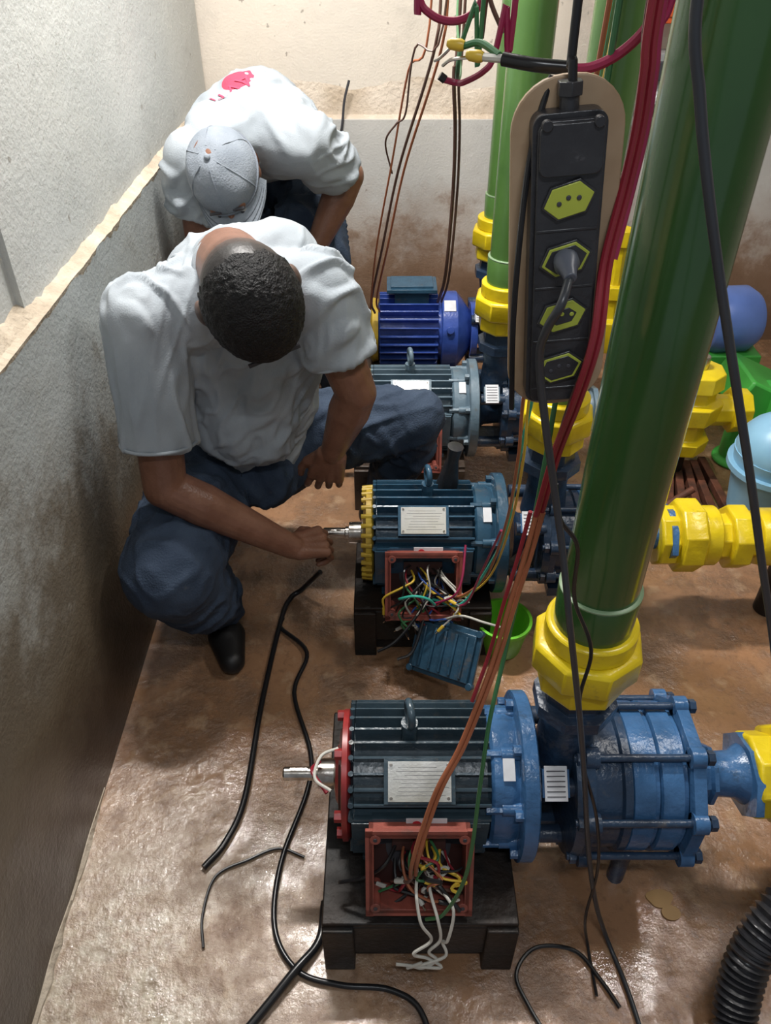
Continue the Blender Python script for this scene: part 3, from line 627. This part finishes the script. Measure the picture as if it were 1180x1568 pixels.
def hand(w,d,n,side=1,curl=(20,30,25),sc=1.0,thumb=.6):
    w=V(w);d=V(d).normalized();n=V(n);n=(n-d*n.dot(d)).normalized();a=d.cross(n)*side
    P=[];offs=(.033,.011,-.011,-.032);len_=((.044,.027,.020),(.048,.030,.021),(.044,.028,.020),(.034,.021,.018));spr=(.10,.03,-.05,-.14)
    kn=[w+(d*(.088-.004*abs(i-1))+a*offs[i])*sc for i in range(4)]
    for i in range(4): P.append(('c',w+a*(offs[i]*.5)*sc+d*.012,.021*sc,kn[i],.0125*sc))
    P.append(('c',w+d*.03*sc+n*.006,.022*sc,w+d*.06*sc+n*.004,.018*sc))
    for i in range(4):
        p=kn[i];th_=0
        for j in range(3):
            th_+=rad(curl[j]+(i*4 if j<2 else 0));q=p+((d+a*spr[i]).normalized()*math.cos(th_)+n*math.sin(th_))*len_[i][j]*sc
            P.append(('c',p,(.0096-.0008*j)*sc,q,(.0088-.0008*j)*sc));p=q
    t0=w+(d*.022+a*.022+n*.006)*sc;t1=t0+(d*.032+a*.030+n*.016*thumb)*sc;t2=t1+(d*.028+a*.010+n*.022*thumb)*sc;t3=t2+(d*.022-a*.002+n*.014*thumb)*sc
    P+=[('c',t0,.018*sc,t1,.0125*sc),('c',t1,.0115*sc,t2,.010*sc),('c',t2,.010*sc,t3,.0085*sc)]
    return P
def arm(S,E,W,ru,re,rw):
    S=V(S);E=V(E);W=V(W);m=E.lerp(W,.28)
    return [('c',S,ru,E,re),('c',E,re*.98,m,re*1.05),('c',m,re*1.05,W,rw)]
def headframe(c,z,y,s):
    z=V(z).normalized();y=V(y);y=(y-z*y.dot(z)).normalized();x=y.cross(z)
    return Matrix.Translation(c)@Matrix((x,y,z)).transposed().to_4x4()@Matrix.Diagonal((s,s,s,1))
def head(F,neck,par,m):
    nk=F.inverted()@V(neck)
    P=[('e',(0,-.012,.02),(.077,.097,.088)),('e',(0,.028,-.03),(.062,.064,.085)),('e',(0,.040,-.080),(.048,.048,.036)),('e',(0,.078,-.104),(.022,.018,.018)),
       ('c',(-.034,.080,.014),.014,(.034,.080,.014),.014),('c',(0,.088,.004),.009,(0,.110,-.036),.013),('e',(-.013,.098,-.040),(.009,.010,.008)),('e',(.013,.098,-.040),(.009,.010,.008)),
       ('e',(-.042,.060,-.026),(.024,.026,.022)),('e',(.042,.060,-.026),(.024,.026,.022)),('c',(-.019,.086,-.066),.0075,(.019,.086,-.066),.0075),('c',(-.016,.085,-.079),.008,(.016,.085,-.079),.008),
       ('e',(-.079,-.006,-.014),(.011,.021,.033),Matrix.Rotation(rad(12),3,'X')),('e',(.079,-.006,-.014),(.011,.021,.033),Matrix.Rotation(rad(12),3,'X')),
       ('c',(0,-.030,-.045),.058,nk,.064)]
    h=blob('head',P,.0042,4,m,par,M4=F)
    b=B()
    for sx in(-1,1):
        b.sph((sx*.031,.081,-.006),.0125,'eye',u=16,v=10);b.sph((sx*.031,.0905,-.006),.0055,'ink',u=12,v=8)
        b.box((sx*.031,.093,.024),(.03,.006,.005),'ink')
    b.box((0,.0935,-.072),(.034,.002,.002),'lip')
    o=b.done('eyes_and_brows');o.matrix_world=F;o.parent=par;o.matrix_parent_inverse=par.matrix_world.inverted()
    return h
# long soft creases: thin ridges running along dirv, fading in and out over the cloth
def folds(dirv,f,amp,seed,st=.10,mask=None):
    dirv=V(dirv).normalized();so=V((seed,seed*1.7,-seed))
    def g(c,n):
        wv=V((noise.noise(c*3.2+so),noise.noise(c*3.2-so),noise.noise(c*3.0+so*2)))*.045
        c2=c+wv;a=dirv*c2.dot(dirv);q=((c2-a)+a*st)*f+so
        v=noise.noise(q);r=max(1-abs(v)*3.4,0);r=r*r*(3-2*r)
        k=min(1,max(0,noise.noise(c*3.6-so)*1.6+.55))
        if mask: k*=mask(c)
        return amp*(r*k-.12)
    return g
man=empty('man',(-.38,1.70,0))
bpy.context.view_layer.update()
SHR=V((-.510,1.55,.970));ELR=V((-.510,1.455,.60));WRR=V((-.235,1.500,.375))
SHL=V((-.150,1.61,1.010));ELL=V((-.068,1.60,.765));WRL=V((-.134,1.64,.570))
NK=V((-.335,1.625,1.06))
torso=[('c',(-.385,1.84,.48),.160,(-.365,1.82,.70),.160),('c',(-.42,1.80,.62),.12,(-.43,1.68,.86),.115),('c',(-.31,1.80,.62),.12,(-.25,1.71,.86),.115),('c',(-.365,1.82,.70),.160,(-.335,1.72,.90),.150),
  ('c',SHR+V((.03,.02,.0)),.088,(-.33,1.67,.98),.105),('c',SHL+V((-.02,.015,-.01)),.086,(-.33,1.67,.98),.105),('c',(-.335,1.69,1.01),.10,(-.335,1.645,1.040),.078),
  ('c',(-.40,1.71,.99),.100,(-.24,1.74,1.02),.098),
  ('c',(-.40,1.68,.84),.09,(-.37,1.69,.62),.10),('c',(-.28,1.68,.84),.09,(-.32,1.70,.62),.10),
  ('c',SHR,.089,SHR.lerp(ELR,.72),.086,1),('c',SHL,.086,SHL.lerp(ELL,.60),.083,1)]
fa=folds((.30,-.25,-.92),19,.015,4.1);fb=folds((-.75,-.1,-.65),16,.014,2.2);fc=folds((.9,.1,.4),14,.014,9.1);fd=folds((.35,.5,.8),12,.011,6.4);fe=folds((.2,.3,.9),28,.005,3.7)
def sd(c,n):
    wr=max(0,min(1,(-.39-c.x)/.06));wl=max(0,min(1,(c.x+.24)/.06));wm=1-max(wr,wl)
    return wr*fa(c,n)+wl*fb(c,n)+wm*(fc(c,n) if c.z<.9 else fd(c,n))+fe(c,n)
blob('tshirt',torso,.006,8,'shirt',man,sd)
b=B();b.tor(NK+V((.004,-.010,-.004)),(.3,-.75,.6),.069,.007,'shirt',40);o=b.done('collar',parent=man);o.matrix_parent_inverse=man.matrix_world.inverted()
b=B();b.tor(SHR.lerp(ELR,.71),ELR-SHR,.084,.0040,'shirt',40,8);b.tor(SHL.lerp(ELL,.59),ELL-SHL,.081,.0040,'shirt',40,8);o=b.done('sleeve_hems',parent=man);o.matrix_parent_inverse=man.matrix_world.inverted()
blob('arm_right',arm(SHR,ELR,WRR,.060,.050,.031)+hand(WRR,(.80,.50,-.22),(.15,.45,-.85),1,(40,50,30),1.05,.9),.0030,3,'skin',man)
blob('arm_left',arm(SHL,ELL,WRL,.058,.048,.030)+hand(WRL,(-.24,.12,-.96),(.1,.99,.1),-1,(16,22,16),1.08,.2),.0030,3,'skin',man)
F=headframe((-.256,1.424,1.068),(.32,-.93,-.02),(.28,.0,-.97),1.19)
head(F,NK+V((0,.03,-.01)),man,'scalp')
blob('hair',[('e',(0,-.010,.022),(.0795,.099,.0905))],.0035,2,'hair',man,lambda c,n:.0022*noise.noise(c*160)+.0012,F,cut=lambda c:(c.z<-.002+max(c.y,0)*.50+max(-c.y-.02,0)*.65+.010*noise.noise(c*35)))
HPR=V((-.49,1.84,.40));KNR=V((-.515,1.370,.410));ANR=V((-.47,1.56,.10))
HPL=V((-.31,1.90,.44));KNL=V((.085,1.915,.50));ANL=V((-.02,2.02,.10))
jeans=[('c',(-.47,1.87,.40),.15,(-.32,1.89,.42),.15),('c',HPR,.13,HPR.lerp(KNR,.55),.130),('c',HPR.lerp(KNR,.55),.130,KNR,.116),('c',KNR,.114,KNR.lerp(ANR,.5),.10),('c',KNR.lerp(ANR,.5),.10,ANR,.070,1),
  ('c',HPL,.125,HPL.lerp(KNL,.5),.112),('c',HPL.lerp(KNL,.5),.112,KNL,.084),('c',KNL,.084,KNL.lerp(ANL,.5),.075),('c',KNL.lerp(ANL,.5),.075,ANL,.06,1),('c',(-.39,1.80,.42),.11,(-.33,1.74,.42),.09)]
g1=folds((.8,.1,.5),16,.014,1.1);g2=folds((-.5,.4,.7),22,.009,5.5)
blob('jeans',jeans,.0065,4,'jeans',man,lambda c,n:g1(c,n)+g2(c,n))
def boot(par,an,toe,name):
    an=V(an);toe=V(toe);d=(toe-an);d.z=0;d.normalize();s=V((-d.y,d.x,0))
    P=[('c',an+V((0,0,.03)),.05,(an.x,an.y,.06),.05),('c',(an.x-d.x*.03,an.y-d.y*.03,.045),.043,(an.x+d.x*.10,an.y+d.y*.10,.043),.043),('c',V((an.x,an.y,.042))+d*.08-s*.012,.041,V((an.x,an.y,.038))+d*.175,.036),('c',V((an.x,an.y,.042))+d*.08+s*.012,.041,V((an.x,an.y,.038))+d*.17,.036)]
    return blob(name,P,.007,4,'boot',par,cut=None)
boot(man,(-.47,1.58,.08),(-.40,1.36,0),'boot_right');boot(man,(-.02,2.03,.08),(.12,1.98,0),'boot_left')
# ---- man bending over behind
man2=empty('man',(-.36,2.75,0));bpy.context.view_layer.update()
S2L=V((-.225,2.40,1.10));E2L=V((-.115,2.53,.985));W2L=V((-.225,2.47,.775))
S2R=V((-.545,2.36,1.08));E2R=V((-.56,2.38,.82));W2R=V((-.46,2.26,.66))
torso=[('c',(-.40,2.95,.98),.16,(-.40,2.80,1.07),.16),('c',(-.40,2.80,1.06),.165,(-.39,2.60,1.11),.150),('c',(-.46,2.62,1.09),.13,(-.47,2.44,1.10),.11),('c',(-.33,2.62,1.09),.13,(-.30,2.44,1.11),.11),
 ('c',S2L+V((-.02,.01,0)),.092,(-.385,2.45,1.13),.105),('c',S2R+V((.02,.01,0)),.09,(-.385,2.45,1.13),.105),('c',(-.385,2.45,1.13),.10,(-.405,2.40,1.12),.08),
 ('c',S2L,.086,S2L.lerp(E2L,.75),.080,1),('c',S2R,.086,S2R.lerp(E2R,.6),.08,1)]
h1=folds((-.3,.9,.1),13,.015,3.3);h2=folds((.7,.5,.2),18,.010,8.5)
t2=blob('tshirt',torso,.007,8,'shirt2',man2,lambda c,n:h1(c,n)+h2(c,n))
blob('arm_left',arm(S2L,E2L,W2L,.055,.050,.032)+hand(W2L,(-.1,-.1,-.98),(-.8,-.5,0),-1,(20,25,20),1.05),.0042,4,'skin',man2)
blob('arm_right',arm(S2R,E2R,W2R,.055,.047,.032)+hand(W2R,(.3,-.3,-.9),(.7,.5,0),1,(20,25,20),1.05),.0042,4,'skin',man2)
F2=headframe((-.440,2.255,1.060),(-.16,-.78,.52),(.16,-.50,-.85),1.08)
head(F2,(-.40,2.42,1.11),man2,'skin')
b=B();R=[]
def dome(a,ph,k=1.0): return V((.0895*math.cos(ph)*math.cos(a)*k,-.010+.106*math.cos(ph)*math.sin(a)*k,.012+.097*math.sin(ph)*k+.008*noise.noise(V((math.cos(a)*1.6*math.cos(ph),math.sin(a)*1.6*math.cos(ph),ph*2)))))
for i in range(13):
    ph=rad(-8+97*i/12);R.append([dome(2*math.pi*k/48,ph) for k in range(48)])
b.rings(R,'capg',cap=False);b.sph((0,-.01,.111),.008,'capg')
for k in range(6):
    a=math.pi/6+k*math.pi/3;b.tube([dome(a,rad(-6+16*i),1.002) for i in range(6)],.0016,'capg',6,4)
b.tube([dome(2*math.pi*k/24,rad(-5),1.012) for k in range(25)],.0035,'capd',8,3)
R=[]
for i in range(9):
    t=i/8;row=[]
    for k in range(21):
        a=rad(14+152*k/20);rr=1+.72*t*math.sin(rad(180*k/20))**.55
        row.append((.090*math.cos(a)*(1+.10*t),-.010+.106*math.sin(a)*rr,-.004-.010*t-.24*(math.cos(a)*.09)**2*10*(.4+t)))
    R.append(row)
rr=[[V(p) for p in row]+[V((p[0],p[1],p[2]-.004)) for p in row[::-1]] for row in R]
b.rings(rr,'capg')
for t in(3,5,7): b.tube([V(p)+V((0,0,.001)) for p in R[t][1:-1]],.0013,'capd',6,2)
o=b.done('cap',ang=60);o.matrix_world=F2;o.parent=man2;o.matrix_parent_inverse=man2.matrix_world.inverted()
b=B();b.tor((-.405,2.385,1.12),(-.1,-.75,.3),.072,.008,'shirt2',36);o=b.done('collar',parent=man2);o.matrix_parent_inverse=man2.matrix_world.inverted()
cu=D.curves.new('lettering','FONT');cu.body='AVTI';cu.size=.065;to=D.objects.new('tmp',cu);SC.collection.objects.link(to)
dg=bpy.context.evaluated_depsgraph_get();dg.update();tm=D.meshes.new_from_object(to.evaluated_get(dg));D.objects.remove(to)
bm=bmesh.new();bm.from_mesh(tm);bmesh.ops.subdivide_edges(bm,edges=bm.edges[:],cuts=2,use_grid_fill=False);bmesh.ops.triangulate(bm,faces=bm.faces[:]);bm.to_mesh(tm);bm.free()
tm.materials.clear();tm.materials.append(M['pink'])
tx=D.objects.new('shirt_lettering',tm);SC.collection.objects.link(tx)
zz=V((-.35,-.25,.9)).normalized();xx=V((-.80,-.50,-.3));xx=(xx-zz*xx.dot(zz)).normalized();yy=zz.cross(xx)
tx.matrix_world=Matrix.Translation((-.455,2.515,1.40))@Matrix((xx,yy,zz)).transposed().to_4x4();tx.parent=man2;tx.matrix_parent_inverse=man2.matrix_world.inverted()
sw=tx.modifiers.new('w','SHRINKWRAP');sw.target=t2;sw.wrap_method='PROJECT';sw.use_project_z=True;sw.use_negative_direction=True;sw.use_positive_direction=False;sw.offset=.003
jeans=[('c',(-.47,2.93,.90),.14,(-.32,2.93,.90),.14),('c',(-.28,2.90,.88),.12,(-.20,2.62,.56),.09),('c',(-.20,2.62,.56),.09,(-.20,2.78,.12),.065,1),('c',(-.49,2.90,.88),.12,(-.52,2.60,.52),.09),('c',(-.52,2.60,.52),.09,(-.50,2.80,.12),.065,1),('c',(-.25,2.78,.84),.10,(-.27,2.62,.80),.09)]
blob('jeans',jeans,.009,6,'jeans',man2,lambda c,n:g1(c,n)+g2(c,n))
boot(man2,(-.20,2.80,.08),(-.20,2.5,0),'boot_left');boot(man2,(-.50,2.80,.08),(-.50,2.5,0),'boot_right')

# ------------------------------------------------------------ lights
def lampfix(x,y,L,axis,power,col=(1,.97,.93)):
    b=B();ax=V((1,0,0)) if axis=='x' else V((0,1,0));c=V((x,y,ZC-.03))
    d=(L,.10,.05) if axis=='x' else (.10,L,.05)
    b.box(c,d,'cwhite');b.cyl(c-ax*L*.48-V((0,0,.045)),c+ax*L*.48-V((0,0,.045)),.014,'lamp',seg=16)
    b.done('fluorescent_lamp')
    l=D.lights.new('tube_light','AREA');l.shape='RECTANGLE';l.size=L if axis=='x' else .08;l.size_y=.08 if axis=='x' else L;l.energy=power;l.color=col
    o=D.objects.new('tube_light',l);SC.collection.objects.link(o);o.location=(x,y,ZC-.10);return o
lampfix(-.24,2.08,.70,'x',74)
lampfix(1.30,1.3,.6,'y',18)
lampfix(.15,-.3,.6,'x',15,(.90,.95,1))  # unseen fill lamp added behind the camera to brighten front faces
w=D.worlds.new('room_ambient');SC.world=w;w.use_nodes=True
w.node_tree.nodes['Background'].inputs[0].default_value=(.82,.89,1,1);w.node_tree.nodes['Background'].inputs[1].default_value=.27
# ------------------------------------------------------------ camera
cd=D.cameras.new('camera');cam=D.objects.new('camera',cd);SC.collection.objects.link(cam)
cd.sensor_fit='VERTICAL';cd.sensor_height=24;cd.lens=24*1231/1600;cd.clip_start=.05
cam.location=(0,0,1.7);cam.rotation_euler=(rad(90-38.9),0,0)
SC.camera=cam
SC.view_settings.view_transform='Standard'
